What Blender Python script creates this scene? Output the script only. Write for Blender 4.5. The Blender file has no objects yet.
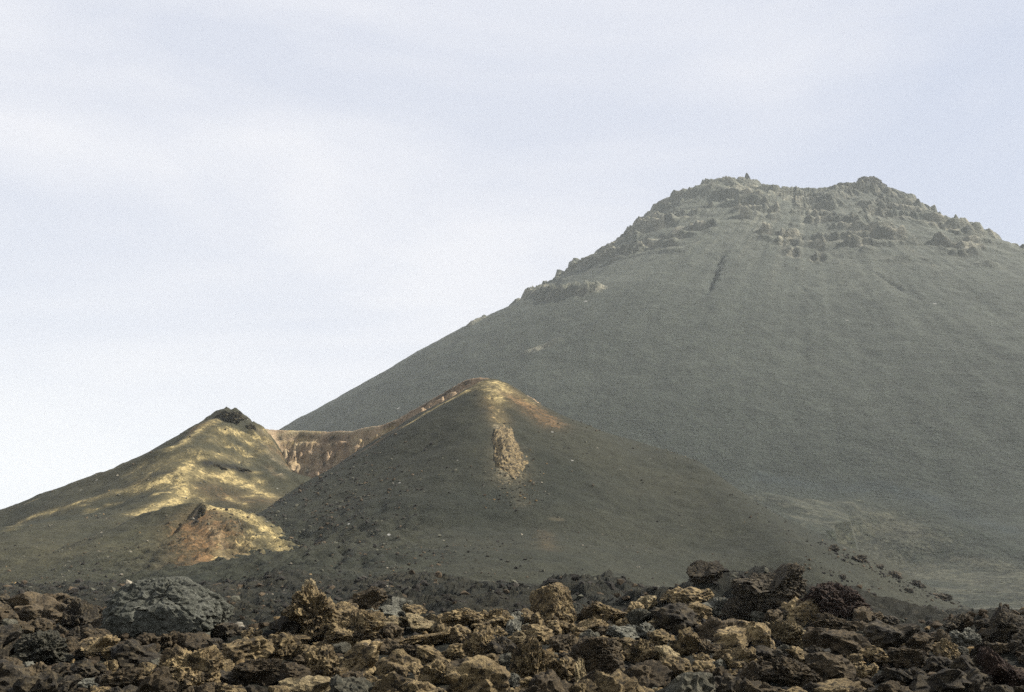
import bpy, math, random
import numpy as np
R = math.radians
rng = np.random.default_rng(11)
random.seed(11)
scene = bpy.context.scene
COL = scene.collection

# ------------------------------------------------------------------ camera
F = 1000.0
HOR = 615.0
PITCH = math.atan((HOR - 346) / F)
cp, sp = math.cos(PITCH), math.sin(PITCH)
cam_d = bpy.data.cameras.new("camera")
cam_d.sensor_width = 36.0
cam_d.lens = 36.0 * F / 1024.0
cam_d.clip_start = 0.1
cam_d.clip_end = 60000
cam = bpy.data.objects.new("camera", cam_d)
COL.objects.link(cam)
cam.location = (0, 0, 0)
cam.rotation_euler = (math.pi / 2 + PITCH, 0, 0)
scene.camera = cam


def P(px, py, Y):
    dx, dy = (px - 512) / F, (346 - py) / F
    yw = cp - sp * dy
    s = Y / yw
    return np.array([dx * s, Y, (sp + cp * dy) * s])


def proj(p):
    x, y, z = p
    d = y * cp + z * sp
    u = -y * sp + z * cp
    return 512 + F * x / d, 346 - F * u / d


# ------------------------------------------------------------------ noise
def _hash(ix, iy, iz, seed):
    h = (ix.astype(np.uint32) * np.uint32(374761393) + iy.astype(np.uint32) * np.uint32(668265263)
         + iz.astype(np.uint32) * np.uint32(2147483647) + np.uint32(seed * 7919 + 13))
    h = (h ^ (h >> np.uint32(13))) * np.uint32(1274126177)
    h = (h ^ (h >> np.uint32(16))) * np.uint32(2246822519)
    return h ^ (h >> np.uint32(15))


def noise3(x, y, z, seed=0):
    x0, y0, z0 = np.floor(x), np.floor(y), np.floor(z)
    fx, fy, fz = x - x0, y - y0, z - z0
    ux, uy, uz = [f * f * f * (f * (f * 6 - 15) + 10) for f in (fx, fy, fz)]
    ix, iy, iz = [a.astype(np.int64) for a in (x0, y0, z0)]
    out = 0
    for a in (0, 1):
        for b in (0, 1):
            for c in (0, 1):
                h = _hash(ix + a, iy + b, iz + c, seed)
                gx = (h & np.uint32(1023)).astype(float) / 511.5 - 1
                gy = ((h >> np.uint32(10)) & np.uint32(1023)).astype(float) / 511.5 - 1
                gz = ((h >> np.uint32(20)) & np.uint32(1023)).astype(float) / 511.5 - 1
                d = gx * (fx - a) + gy * (fy - b) + gz * (fz - c)
                w = (ux if a else 1 - ux) * (uy if b else 1 - uy) * (uz if c else 1 - uz)
                out = out + d * w
    return out * 1.2


_g = np.random.default_rng(1)
RIDGE_E = float(np.abs(noise3(_g.uniform(0, 99, 4000), _g.uniform(0, 99, 4000), _g.uniform(0, 99, 4000), 1)).mean())


def fbm(x, y, z=None, s=1.0, o=4, seed=0, ridge=False):
    x = np.asarray(x, float); y = np.asarray(y, float)
    z = np.zeros_like(x) if z is None else z
    r, a, f = 0, 1.0, 1.0 / s
    for k in range(o):
        n = noise3(x * f + 3.1 * k, y * f + 7.7 * k, z * f + 1.3 * k, seed + k)
        r = r + a * ((2.2 * (RIDGE_E - np.abs(n))) if ridge else n)
        a *= 0.5; f *= 2.03
    return r


def sstep(a, b, x):
    t = np.clip((x - a) / (b - a), 0, 1)
    return t * t * (3 - 2 * t)


# ------------------------------------------------------------------ meshes
def link_mesh(name, V, Fc, mat, smooth=True, attrs=None, kind=None, label=None, cat=None, loc=None):
    me = bpy.data.meshes.new(name)
    V = np.ascontiguousarray(V, dtype=np.float32)
    Fc = np.ascontiguousarray(Fc, dtype=np.int32)
    k = Fc.shape[1]
    me.vertices.add(len(V)); me.vertices.foreach_set("co", V.ravel())
    me.loops.add(Fc.size); me.loops.foreach_set("vertex_index", Fc.ravel())
    me.polygons.add(len(Fc))
    me.polygons.foreach_set("loop_start", np.arange(0, Fc.size, k, dtype=np.int32))
    me.polygons.foreach_set("loop_total", np.full(len(Fc), k, dtype=np.int32))
    me.update(calc_edges=True)
    me.polygons.foreach_set("use_smooth", np.full(len(Fc), smooth, dtype=bool))
    for an, arr in (attrs or {}).items():
        at = me.attributes.new(an, 'FLOAT_COLOR', 'POINT')
        at.data.foreach_set("color", np.ascontiguousarray(arr, dtype=np.float32).ravel())
    me.materials.append(mat)
    ob = bpy.data.objects.new(name, me)
    if loc is not None: ob.location = loc
    COL.objects.link(ob)
    if kind: ob["kind"] = kind
    if label: ob["label"] = label
    if cat: ob["category"] = cat
    return ob


def grid_faces(n, m):
    i = np.arange(n * m).reshape(n, m)
    return np.stack([i[:-1, :-1], i[:-1, 1:], i[1:, 1:], i[1:, :-1]], -1).reshape(-1, 4)


def compact(V, Fc, keepv):
    Fc = Fc[keepv[Fc].any(axis=1)]
    used = np.zeros(len(V), bool); used[Fc.ravel()] = True
    idx = np.cumsum(used) - 1
    return V[used], idx[Fc], used


# ------------------------------------------------------------------ material helpers
class NT:
    def __init__(self, name, disp=False):
        self.m = bpy.data.materials.new(name); self.m.use_nodes = True
        self.t = self.m.node_tree; self.t.nodes.clear()
        self.out = self.n('ShaderNodeOutputMaterial')

    def n(self, typ, ins=None, **kw):
        nd = self.t.nodes.new(typ)
        for k, v in kw.items(): setattr(nd, k, v)
        for k, v in (ins or {}).items(): self.set(nd, k, v)
        return nd

    def set(self, nd, k, v):
        s = nd.inputs[k]
        if hasattr(v, 'is_output'): self.t.links.new(v, s)
        elif hasattr(v, 'outputs'): self.t.links.new(v.outputs[0], s)
        else: s.default_value = v

    def noise(self, vec, scale, detail=4, rough=.6, dist=0.0):
        return self.n('ShaderNodeTexNoise', {'Vector': vec, 'Scale': scale, 'Detail': detail, 'Roughness': rough, 'Distortion': dist}).outputs[0]

    def ramp(self, v, a, b, lo=0.0, hi=1.0):
        return self.n('ShaderNodeMapRange', {0: v, 1: a, 2: b, 3: lo, 4: hi}).outputs[0]

    def math(self, op, a, b=0.0):
        return self.n('ShaderNodeMath', {0: a, 1: b}, operation=op).outputs[0]

    def mix(self, f, a, b):
        nd = self.n('ShaderNodeMix', data_type='RGBA')
        for s, v in ((0, f), (6, a), (7, b)):
            if hasattr(v, 'is_output'): self.t.links.new(v, nd.inputs[s])
            else: nd.inputs[s].default_value = v if s == 0 else (*v, 1)
        return nd.outputs[2]

    def mul(self, col, fac):
        return self.n('ShaderNodeVectorMath', {0: col, 'Scale': fac}, operation='SCALE').outputs[0]

    def bump(self, h, dist, strength=1.0, normal=None):
        ins = {'Height': h, 'Distance': dist, 'Strength': strength}
        if normal is not None: ins['Normal'] = normal
        return self.n('ShaderNodeBump', ins).outputs[0]

    def finish(self, col, normal=None, rough=.95, spec=.15):
        b = self.n('ShaderNodeBsdfPrincipled', {'Base Color': col, 'Roughness': rough, 'Specular IOR Level': spec})
        if normal is not None: self.set(b, 'Normal', normal)
        self.t.links.new(b.outputs[0], self.out.inputs[0])
        return self.m


OCHRE = (.34, .265, .12)
RUST = (.135, .080, .036)
PALE = (.22, .18, .11)
DARK = (.014, .014, .012)


def ash_mat(name, c1, c2, grain, big, rock_shade_col=None, bumpd=1.0, ripple=None, palecol=None, low=None, rustcol=None):
    """cinder slope; attribute stain = (ochre, rust, pale, dark/rock/painted shade)"""
    t = NT(name)
    co = t.n('ShaderNodeTexCoord').outputs['Object']
    n1 = t.noise(co, 1 / big, 5, .6)
    n2 = t.noise(co, 1 / (grain * 6), 4, .65)
    n3 = t.noise(co, 1 / grain, 3, .7)
    col = t.mix(t.ramp(n1, .35, .65), c1, c2)
    if low:   # darker colour towards the lower slopes
        zz = t.n('ShaderNodeSeparateXYZ', {0: co}).outputs[2]
        zz = t.math('ADD', zz, t.math('MULTIPLY', n1, 500.0))
        col = t.mix(t.ramp(zz, 1300, 300), col, low)
    v = t.math('MULTIPLY', t.ramp(n3, .3, .7, .45, 1.55), t.ramp(n2, .3, .7, .75, 1.25))
    col = t.mul(col, v)
    at = t.n('ShaderNodeAttribute', attribute_name='stain')
    sep = t.n('ShaderNodeSeparateColor', {0: at.outputs['Color']})
    brk = t.noise(co, 1 / (grain * 14), 7, .75, .6)
    gr = t.math('MULTIPLY', t.ramp(n3, .3, .7, .6, 1.4), t.ramp(n2, .3, .7, .75, 1.25))
    brk2 = t.noise(co, 1 / (grain * 3), 4, .7)

    def lay(col, mask, c):
        m = t.math('MULTIPLY', mask, 1.35)
        m = t.math('ADD', m, t.ramp(brk, .3, .7, -1.35, .4))
        m = t.math('ADD', m, t.ramp(brk2, .3, .7, -.5, .35))
        m = t.math('ADD', m, t.ramp(n3, .3, .7, -.25, .1))
        m = t.math('MULTIPLY', t.ramp(m, 0.0, 1.0), t.ramp(mask, .02, .35))
        m = t.math('MAXIMUM', m, t.math('MULTIPLY', t.math('MULTIPLY', mask, .36), t.ramp(n2, .3, .7, .5, 1.3)))
        return t.mix(m, col, t.mul(t.n('ShaderNodeRGB').outputs[0], gr) if False else t.mul(rgb(t, c), gr))
    def rgb(t, c):
        nd = t.n('ShaderNodeRGB'); nd.outputs[0].default_value = (*c, 1); return nd.outputs[0]
    col = lay(col, sep.outputs[1], rustcol or RUST)
    col = lay(col, sep.outputs[0], OCHRE)
    col = lay(col, sep.outputs[2], palecol or PALE)
    col = lay(col, at.outputs['Alpha'], rock_shade_col or DARK)
    # a sprinkle of paler stones
    vo = t.n('ShaderNodeTexVoronoi', {'Vector': co, 'Scale': 1 / (grain * 5)})
    st = t.math('MULTIPLY', t.ramp(vo.outputs['Distance'], .22, .12), t.ramp(vo.outputs['Color'], .93, .94))
    col = t.mix(t.math('MULTIPLY', st, .8), col, (.3, .29, .26))
    nb = t.bump(n2, bumpd * 3, .7)
    nb = t.bump(n3, bumpd, .9, nb)
    if ripple:
        mp = t.n('ShaderNodeMapping', {'Vector': co, 'Scale': (1, 1, 3.0)})
        rp = t.noise(mp, 1 / ripple, 3, .55, .6)
        nb = t.bump(rp, ripple * .3, .5, nb)
    return t.finish(col, nb)


def rock_mat(name, c1, c2, c3, s=1.0, obj_random=True, tint=False):
    t = NT(name)
    co = t.n('ShaderNodeTexCoord').outputs['Object']
    n1 = t.noise(co, 1.6 * s, 6, .65, .5)
    n2 = t.noise(co, 4.5 * s, 8, .75, .3)
    n3 = t.noise(co, 22 * s, 4, .7)
    col = t.mix(t.ramp(n1, .38, .6), c1, c2)
    col = t.mix(t.ramp(n2, .475, .57, 0, .95), col, c3)
    v = t.math('MULTIPLY', t.ramp(n3, .3, .7, .55, 1.45), t.ramp(n2, .3, .7, .8, 1.2))
    if obj_random:
        rd = t.n('ShaderNodeObjectInfo').outputs['Random']
        v = t.math('MULTIPLY', v, t.ramp(rd, 0, 1, .75, 1.25))
    col = t.mul(col, v)
    if tint:
        at = t.n('ShaderNodeAttribute', attribute_name='tint')
        col = t.n('ShaderNodeVectorMath', {0: col, 1: at.outputs['Color']}, operation='MULTIPLY').outputs[0]
    vo = t.n('ShaderNodeTexVoronoi', {'Vector': co, 'Scale': 7 * s}, feature='DISTANCE_TO_EDGE')
    nb = t.bump(t.ramp(vo.outputs[0], 0, .12), .05 / s, .5)
    nb = t.bump(n2, .25 / s, .9, nb)
    nb = t.bump(n3, .06 / s, .9, nb)
    return t.finish(col, nb, .92, .2)


# ------------------------------------------------------------------ hill shapes
class Radial:
    """A cone given by height profiles along several bearings from its centre."""
    def __init__(self, c, profs, rmax):
        self.c = c
        self.rg = np.linspace(0, rmax, 400)
        th = sorted(profs)
        self.th = np.array(th + [th[0] + 360.0])
        tab = []
        for k in th:
            p = sorted(profs[k])
            tab.append(np.interp(self.rg, [a for a, _ in p], [b for _, b in p]))
        tab.append(tab[0])
        tab = np.array(tab)
        ker = np.hanning(9)[1:-1]; ker /= ker.sum()
        n = len(ker) // 2
        self.tab = np.array([np.convolve(np.pad(r, n, mode='edge'), ker, 'valid') for r in tab])
        self.th0 = th[0]
        self.cl = np.zeros(400); self.cr = np.zeros(400)

    def __call__(self, x, y):
        dx, dy = x - self.c[0], y - self.c[1]
        r = np.hypot(dx, dy)
        a = (np.degrees(np.arctan2(dy, dx)) - self.th0) % 360 + self.th0
        k = np.clip(np.searchsorted(self.th, a, side='right') - 1, 0, len(self.th) - 2)
        t = (a - self.th[k]) / (self.th[k + 1] - self.th[k])
        t = t * t * (3 - 2 * t)
        q = np.clip(r / self.rg[-1] * (len(self.rg) - 1), 0, len(self.rg) - 1.001)
        j = q.astype(int); f = q - j
        z0 = self.tab[k, j] * (1 - f) + self.tab[k, j + 1] * f
        z1 = self.tab[k + 1, j] * (1 - f) + self.tab[k + 1, j + 1] * f
        ca = dx / np.maximum(r, 1e-6)
        lo, hi = self.wside
        z = z0 * (1 - t) + z1 * t
        return z + sstep(lo, hi, -ca) * np.interp(r, self.rg, self.cl) + sstep(lo, hi, ca) * np.interp(r, self.rg, self.cr)

    wside = (.1, .5)

    def fit(self, left, right, iters=14):
        """adjust the side profiles until the outline seen from the road matches the given one"""
        rr = np.linspace(1, self.rg[-1], 700); tt = np.linspace(0, 2 * np.pi, 480, endpoint=False)
        RR, TT = np.meshgrid(rr, tt)
        X, Y = self.c[0] + RR * np.cos(TT), self.c[1] + RR * np.sin(TT)
        for it in range(iters):
            Z = self(X, Y)
            px, py = proj((X, Y, Z))
            for tgt, side_ in ((left, 'l'), (right, 'r')):
                if not tgt: continue
                tx = np.array([a for a, _ in tgt]); ty = np.array([b for _, b in tgt])
                lo, hi = tx.min(), tx.max()
                w = max((hi - lo) / 130, 2.5)
                nb = int((hi - lo) / w)
                b = ((px - lo) / w).astype(int)
                ok = (px >= lo) & (px < lo + nb * w) & (Y > 60)
                best = np.full(nb, 1e9); np.minimum.at(best, b[ok], py[ok])
                hit = ok & (py <= best[np.clip(b, 0, nb - 1)] + .02)
                rs_, es = [], []
                xx = px[hit]; yy = py[hit]; r_h = RR[hit]; y_h = Y[hit]
                o = np.argsort(tx)
                e = (yy - np.interp(xx, tx[o], ty[o])) * y_h / F
                k = np.argsort(r_h)
                corr = np.interp(self.rg, r_h[k], e[k])
                ker = np.hanning(11)[1:-1]; ker /= ker.sum()
                corr = np.convolve(np.pad(corr, 4, mode='edge'), ker, 'valid')
                if side_ == 'l': self.cl += .7 * corr
                else: self.cr += .7 * corr
        return self


def side(c, pts, Y):
    """silhouette pixels at depth Y -> (radius, height) pairs"""
    out = [(0.0, c[2])]
    for px, py in pts:
        p = P(px, py, Y)
        out.append((abs(p[0] - c[0]), p[2]))
    return out


def seg_dist(x, y, pts):
    """distance to a plan polyline, with the along-line parameter"""
    best = np.full(x.shape, 1e9); par = np.zeros(x.shape); sgn = np.ones(x.shape)
    for k in range(len(pts) - 1):
        a, b = pts[k][:2], pts[k + 1][:2]
        d = b - a; L = d @ d
        t = np.clip(((x - a[0]) * d[0] + (y - a[1]) * d[1]) / L, 0, 1)
        qx, qy = x - (a[0] + t * d[0]), y - (a[1] + t * d[1])
        dd = np.hypot(qx, qy); m = dd < best
        best = np.where(m, dd, best); par = np.where(m, k + t, par)
        sgn = np.where(m, np.sign(d[0] * (y - a[1]) - d[1] * (x - a[0])), sgn)
    return best, par, sgn


def cast(fn, px, py, y0=60, y1=3600):
    Ys = y0 * (y1 / y0) ** np.linspace(0, 1, 1500)
    dx, dy = (px - 512) / F, (346 - py) / F
    yw = cp - sp * dy
    X = dx * Ys / yw; Z = (sp + cp * dy) * Ys / yw
    h = fn(X, Ys)
    k = np.argmax(h >= Z)
    if h[k] < Z[k]: return None
    return np.array([X[k], Ys[k], h[k]])


def paint(V, fn, strokes, y0=60, y1=3600):
    """mineral stains and painted shade laid along lines on the slope itself: mask by true 3-D distance on the ground"""
    m = np.zeros(len(V))
    for s in strokes:
        w, amp, pts = s
        q = [cast(fn, px, py, y0, y1) for px, py in pts]
        q = [a for a in q if a is not None]
        if not q: continue
        if len(q) == 1: q.append(q[0] + np.array([.5, 0, 0]))
        for a, b in zip(q[:-1], q[1:]):
            if np.linalg.norm(b - a) > 250: continue
            wm = 1.35 * w * .5 * (a[1] + b[1]) / F
            d = b - a; L = max(d @ d, 1e-6)
            lo = np.minimum(a, b) - 4 * wm; hi = np.maximum(a, b) + 4 * wm
            idx = np.nonzero((V[:, 0] > lo[0]) & (V[:, 0] < hi[0]) & (V[:, 1] > lo[1] - 2 * wm) & (V[:, 1] < hi[1] + 2 * wm))[0]
            if not len(idx): continue
            v = V[idx]
            t = np.clip(((v - a) @ d) / L, 0, 1)
            qv = v - (a + t[:, None] * d)
            qv[:, 1] *= .6
            dd = np.linalg.norm(qv, axis=1)
            m[idx] = np.maximum(m[idx], amp * np.exp(-(dd / wm) ** 2))
    return m


def dabs(n, x0, x1, y0, y1, w0, w1, a0, a1, slope=-.3, seed=1):
    g = np.random.default_rng(seed); out = []
    for _ in range(n):
        x, y = g.uniform(x0, x1), g.uniform(y0, y1); l = g.uniform(3, 16)
        out.append((g.uniform(w0, w1), g.uniform(a0, a1), [(x, y), (x + l, y + l * (slope + g.uniform(-.3, .3)))]))
    return out


def ground_h(x, y):
    u = x / np.maximum(y, 30)
    left = np.interp(y, [0, 60, 100, 200, 300, 500, 900], [-2.6, -2.4, -0.8, 3.2, 8, 10, 10])
    right = np.interp(y, [0, 60, 100, 200, 400, 600, 900], [-2.6, -2.2, -1.8, -1.0, 1, 4, 8])
    w = sstep(.08, .34, u)
    return left * (1 - w) + right * w


# ---- the four cinder hills
cA = P(492, 380, 620)
A_right = side(cA, [(500, 380), (515, 387), (540, 404), (570, 419), (600, 430), (640, 440), (670, 451), (700, 468), (740, 497), (800, 531), (870, 566), (940, 604), (1000, 640)], 620)
A_left = side(cA, [(472, 386), (441, 403), (414, 416), (397, 428), (362, 450), (328, 471), (303, 484), (260, 520), (180, 570)], 620)
zA = cA[2]
A_front = [(0, zA), (12, zA - 3), (40, zA - 19), (100, zA - 56), (200, zA - 110), (270, 22), (340, 8), (460, -12)]
A_back = [(0, zA), (30, zA - 15), (150, 80), (300, 20), (450, -10)]
coneA = Radial(cA, {0: A_right, 90: A_back, 180: A_left, 225: [(r, z - 3 * math.sin(min(r, 200) / 200 * math.pi)) for r, z in A_front],
                    270: A_front, 320: [(0, zA), (12, zA - 3), (40, zA - 19), (100, zA - 52), (200, zA - 95), (300, 28), (380, 10), (480, -12)]}, 480)

coneA.wside = (.05, .5)
coneA.fit([(483, 380), (472, 386), (441, 403), (414, 416), (397, 428), (362, 450), (328, 471), (303, 484), (260, 512)],
          [(498, 379), (515, 387), (540, 404), (570, 419), (600, 430), (640, 440), (670, 451), (700, 468), (740, 495), (800, 527), (832, 543), (877, 557), (915, 578), (954, 600)])
ribA = [P(672, 453, 600), P(712, 490, 540), P(760, 545, 470), P(800, 575, 420)]


def hA(x, y):
    z = coneA(x, y)
    d, t, s = seg_dist(x, y, ribA)
    z = z + 5.5 * np.exp(-(d / 20) ** 2) * sstep(0, .5, t)
    # hollow to the left of the rib
    z = z - 4 * np.exp(-((x - 75) / 30) ** 2 - ((y - 470) / 90) ** 2)
    z = z + fbm(x, y, s=60, o=3, seed=3) * 3.0 * sstep(10, 80, np.hypot(x - cA[0], y - cA[1]))
    z = z + fbm(x, y, s=9, o=4, seed=5) * .7
    ft = sstep(60, 25, z) * sstep(-10, -60, x)
    z = z + ft * fbm(x, y, s=11, o=5, seed=9, ridge=True) * 3.2
    # small crags along the right-hand crest
    cr = np.exp(-(((y - 560) / 60) ** 2)) * sstep(150, 200, x) * sstep(330, 260, x)
    z = z + cr * np.maximum(fbm(x, y, s=12, o=3, seed=8, ridge=True), 0) * 2.2
    return z


cB = P(230, 412, 780)
zB = cB[2]
B_left = side(cB, [(215, 415), (200, 425), (150, 451), (100, 475), (50, 493), (0, 511), (-60, 535), (-150, 570)], 780)
B_right = side(cB, [(240, 413), (246, 421), (262, 429), (275, 442), (288, 462), (300, 482), (330, 530), (400, 600)], 780)
B_front = [(0, zB), (13, zB - 1), (24, zB - 12), (60, zB - 33), (100, zB - 52), (125, zB - 57), (140, zB - 69), (200, zB - 98), (300, 36), (380, 20), (480, -6)]
B_fl = [(0, zB), (13, zB - 1), (24, zB - 9), (60, zB - 26), (120, zB - 52), (200, zB - 88), (300, 42), (400, 15), (520, -8)]
B_back = [(0, zB), (25, zB - 8), (200, 50), (400, -10)]
coneB = Radial(cB, {0: B_right, 45: B_right, 90: B_back, 180: B_left, 222: B_fl, 270: B_front, 310: [(r, z - 4) if r > 20 else (r, z) for r, z in B_front]}, 540)


coneB.fit([(222, 411), (212, 415), (200, 424), (150, 451), (100, 475), (50, 493), (0, 511), (-60, 535)],
          [(238, 411), (244, 414), (248, 421), (262, 428), (275, 442), (288, 462), (300, 482)])


ribsB = [([cB, P(195, 462, 690), P(165, 505, 590)], 9, 26), ([P(235, 470, 670), P(275, 500, 590)], 5, 18),
         ([P(150, 470, 720), P(60, 515, 640)], 6, 22)]


def hB(x, y):
    z = coneB(x, y)
    r = np.hypot(x - cB[0], y - cB[1])
    z = z + fbm(x, y, s=70, o=3, seed=13) * 6.0 * sstep(10, 90, r)
    z = z + fbm(x, y, s=10, o=4, seed=15) * 1.0
    for pts, hh, wd in ribsB:
        d, t, s = seg_dist(x, y, pts)
        z = z + hh * np.exp(-(d / wd) ** 2) * sstep(0, .6, t)
    # summit crag
    z = z + 1.5 * np.exp(-((x - cB[0] - 1) / 14) ** 2 - ((y - cB[1] + 2) / 14) ** 2) * (.6 + fbm(x, y, s=7, o=3, seed=17, ridge=True))
    # broken inner slope to the right of the summit
    inn = sstep(-8, 25, x - cB[0]) * sstep(170, 60, r)
    z = z + sstep(40, 12, r) * fbm(x, y, s=7, o=4, seed=19, ridge=True) * 1.8
    z = z + inn * fbm(x, y, s=14, o=5, seed=18, ridge=True) * 3.6
    return z


cC = P(200, 503, 470)
zC = cC[2]
C_left = side(cC, [(190, 503), (165, 507), (130, 518), (80, 540), (0, 572), (-60, 600)], 470)
C_right = side(cC, [(215, 506), (235, 510), (255, 516), (285, 536), (320, 553), (360, 585), (420, 620)], 470)
coneC = Radial(cC, {0: C_right, 90: [(0, zC), (40, zC - 8), (120, zC - 25), (230, 0)], 180: C_left, 225: [(0, zC), (25, zC - 12), (90, 25), (160, 4), (230, -8)],
                    270: [(0, zC), (6, zC - 3), (30, zC - 20), (70, 24), (110, 12), (160, 1)], 315: [(0, zC), (12, zC - 4), (40, zC - 17), (80, 24), (130, 11), (185, -2)]}, 240)


coneC.fit([(190, 503), (165, 507), (130, 518), (80, 540), (40, 556)], [(207, 503), (216, 507), (240, 511), (262, 519), (290, 538), (320, 552), (345, 570)])


def hC(x, y):
    z = coneC(x, y)
    r = np.hypot(x - cC[0], y - cC[1])
    z = z + fbm(x, y, s=35, o=3, seed=23) * 3 * sstep(5, 40, r)
    z = z + fbm(x, y, s=6, o=4, seed=25) * .8
    z = z + sstep(12, 45, r) * sstep(130, 60, r) * sstep(-30, 10, x - cC[0]) * np.maximum(fbm(x, y, s=9, o=4, seed=26, ridge=True), -.3) * 3.4
    # the crack below its top
    crk, t, s = seg_dist(x, y, [cC + np.array([-1, -2, 0]), cC + np.array([-3, -18, 0]), cC + np.array([-6, -34, 0])])
    z = z - 3.2 * np.exp(-((crk + fbm(x, y, s=7, o=3, seed=27) * 3.5) / 1.6) ** 2) * sstep(3, 1.5, np.abs(crk) / 3)
    return z


rim = [P(*q) for q in [(256, 429, 785), (277, 429.5, 800), (300, 430, 800), (330, 432, 785), (352, 430.5, 762), (380, 425, 735), (397, 420, 718), (410, 411, 705), (438, 396, 678), (451, 388, 664), (466, 380, 648), (480, 377, 636), (492, 379, 628)]]
rimz = np.array([p[2] for p in rim])


def hW(x, y):
    d, t, s = seg_dist(x, y, rim)
    wob = fbm(x, y, s=18, o=4, seed=33, ridge=True)
    wob2 = fbm(x, y, s=7, o=4, seed=38, ridge=True)
    big = fbm(x, y, s=38, o=3, seed=39)
    d2 = np.maximum(d + (wob * 6 + wob2 * 4 + big * 12) * sstep(2, 14, d), 0)
    d2 = d2 + (sstep(.1, .5, (d2 / 7.5) % 1) - (d2 / 7.5) % 1) * 5 * sstep(3, 10, d)
    zr = np.interp(t, np.arange(len(rim)), rimz)
    zr = zr + fbm(x, y, s=13, o=4, seed=36) * 1.1
    front = np.interp(d2, [0, 2, 5, 9, 16, 22, 32, 40, 60, 120, 200], [0, -2, -9, -12, -20, -29, -37, -45, -70, -150, -260])
    back = np.interp(d, [0, 12, 40, 150, 300], [0, -1, -8, -50, -110])
    z = zr + np.where(s < 0, front, back)
    end = (t <= 0) | (t >= len(rim) - 1)
    z = np.where(end, zr - 1.6 * d - 2, z)
    return z + fbm(x, y, s=5, o=4, seed=35, ridge=True) * 1.3 * sstep(1, 6, d)


def hill(name, fn, xr, yr, step, mat, stains, label, cut=4.0):
    xs = np.arange(xr[0], xr[1], step); ys = np.arange(yr[0], yr[1], step)
    Y, X = np.meshgrid(ys, xs, indexing='ij')
    Z = fn(X, Y)
    V = np.stack([X, Y, Z], -1).reshape(-1, 3)
    keep = V[:, 2] > ground_h(V[:, 0], V[:, 1]) - cut
    V, Fc, used = compact(V, grid_faces(len(ys), len(xs)), keep)
    st = np.stack([paint(V, fn, stains.get(k, []), yr[0], yr[1]) for k in ('ochre', 'rust', 'pale', 'dark')], -1)
    return link_mesh(name, V, Fc, mat, True, {'stain': st}, 'structure', label, 'hill'), st, V


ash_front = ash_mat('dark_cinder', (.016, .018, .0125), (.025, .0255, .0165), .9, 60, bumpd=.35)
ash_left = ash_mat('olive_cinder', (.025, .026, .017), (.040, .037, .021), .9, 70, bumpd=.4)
ash_wall = ash_mat('crater_wall_rock', (.30, .22, .14), (.17, .12, .075), 1.2, 9, bumpd=.8)

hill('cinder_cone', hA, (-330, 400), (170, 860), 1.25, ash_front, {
    'ochre': [(9, .9, [(480, 385), (495, 383), (506, 389)]), (9, .7, [(490, 388), (498, 402)]), (6, .45, [(497, 402), (500, 422)]),
              (3.0, .8, [(470, 390), (450, 400), (430, 411), (405, 426)]), (7, .4, [(515, 392), (530, 402)])],
    'rust': [(13, .8, [(510, 394), (524, 404), (538, 414), (550, 422)]), (9, .5, [(490, 400), (500, 420)]), (3, .6, [(400, 428), (350, 458)]),
             (7, .3, [(545, 532), (548, 550)])],
    'pale': [(1.6, .7, [(552, 519), (562, 520)]), (7, .7, [(500, 428), (504, 445)]), (12, .7, [(506, 450), (510, 476)]), (6, .22, [(518, 490), (522, 505)]), (7, .35, [(488, 386), (505, 392)])],
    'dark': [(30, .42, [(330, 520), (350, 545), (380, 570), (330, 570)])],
}, 'dark olive cinder cone with a yellow rounded top, in front of the big volcano')

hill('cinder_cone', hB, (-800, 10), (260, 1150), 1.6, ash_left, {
    'ochre': [(5, .95, [(215, 420), (203, 428), (188, 438), (172, 447)]), (7, .75, [(222, 430), (248, 437), (265, 440)]),
              (7, .95, [(140, 489), (165, 481), (182, 470), (190, 466)]), (8, .95, [(188, 468), (180, 482), (186, 495), (170, 503), (150, 510), (138, 514)]),
              (8, .85, [(200, 474), (228, 477), (250, 487), (268, 495)]), (3.5, .8, [(-20, 530), (20, 522), (55, 511), (70, 506)]),
              (5, .6, [(70, 506), (110, 493), (140, 488)]), (6, .75, [(0, 562), (14, 561)]), (6, .5, [(265, 432), (275, 437)]), (5, .5, [(210, 440), (240, 452)]), (12, .45, [(150, 470), (200, 455), (240, 460)])]
              + dabs(16, 205, 262, 427, 462, 2, 5, .4, .8, .4, 3) + dabs(14, 120, 200, 455, 505, 2, 5, .4, .8, -.4, 4) + dabs(12, 200, 270, 470, 500, 2, 5, .4, .8, .35, 5) + dabs(10, 10, 110, 495, 530, 1.5, 3, .4, .7, -.35, 6),
    'rust': dabs(8, 255, 292, 440, 470, 3, 6, .4, .8, .9, 22) + [(6, .7, [(205, 424), (190, 432)]), (14, .5, [(210, 490), (250, 500), (285, 505)])],
    'pale': [(5, .8, [(262, 432), (284, 434)]), (9, .4, [(270, 450), (290, 470)])] + dabs(12, 258, 296, 434, 474, 1.5, 4, .5, .9, .9, 21),
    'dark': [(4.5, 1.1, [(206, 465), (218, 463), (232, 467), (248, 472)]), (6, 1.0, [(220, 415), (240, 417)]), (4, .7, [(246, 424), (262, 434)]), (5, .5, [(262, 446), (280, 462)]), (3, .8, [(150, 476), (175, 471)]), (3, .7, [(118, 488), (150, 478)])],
}, 'left cinder cone with yellow streaks and a dark crag on its top')

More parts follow.
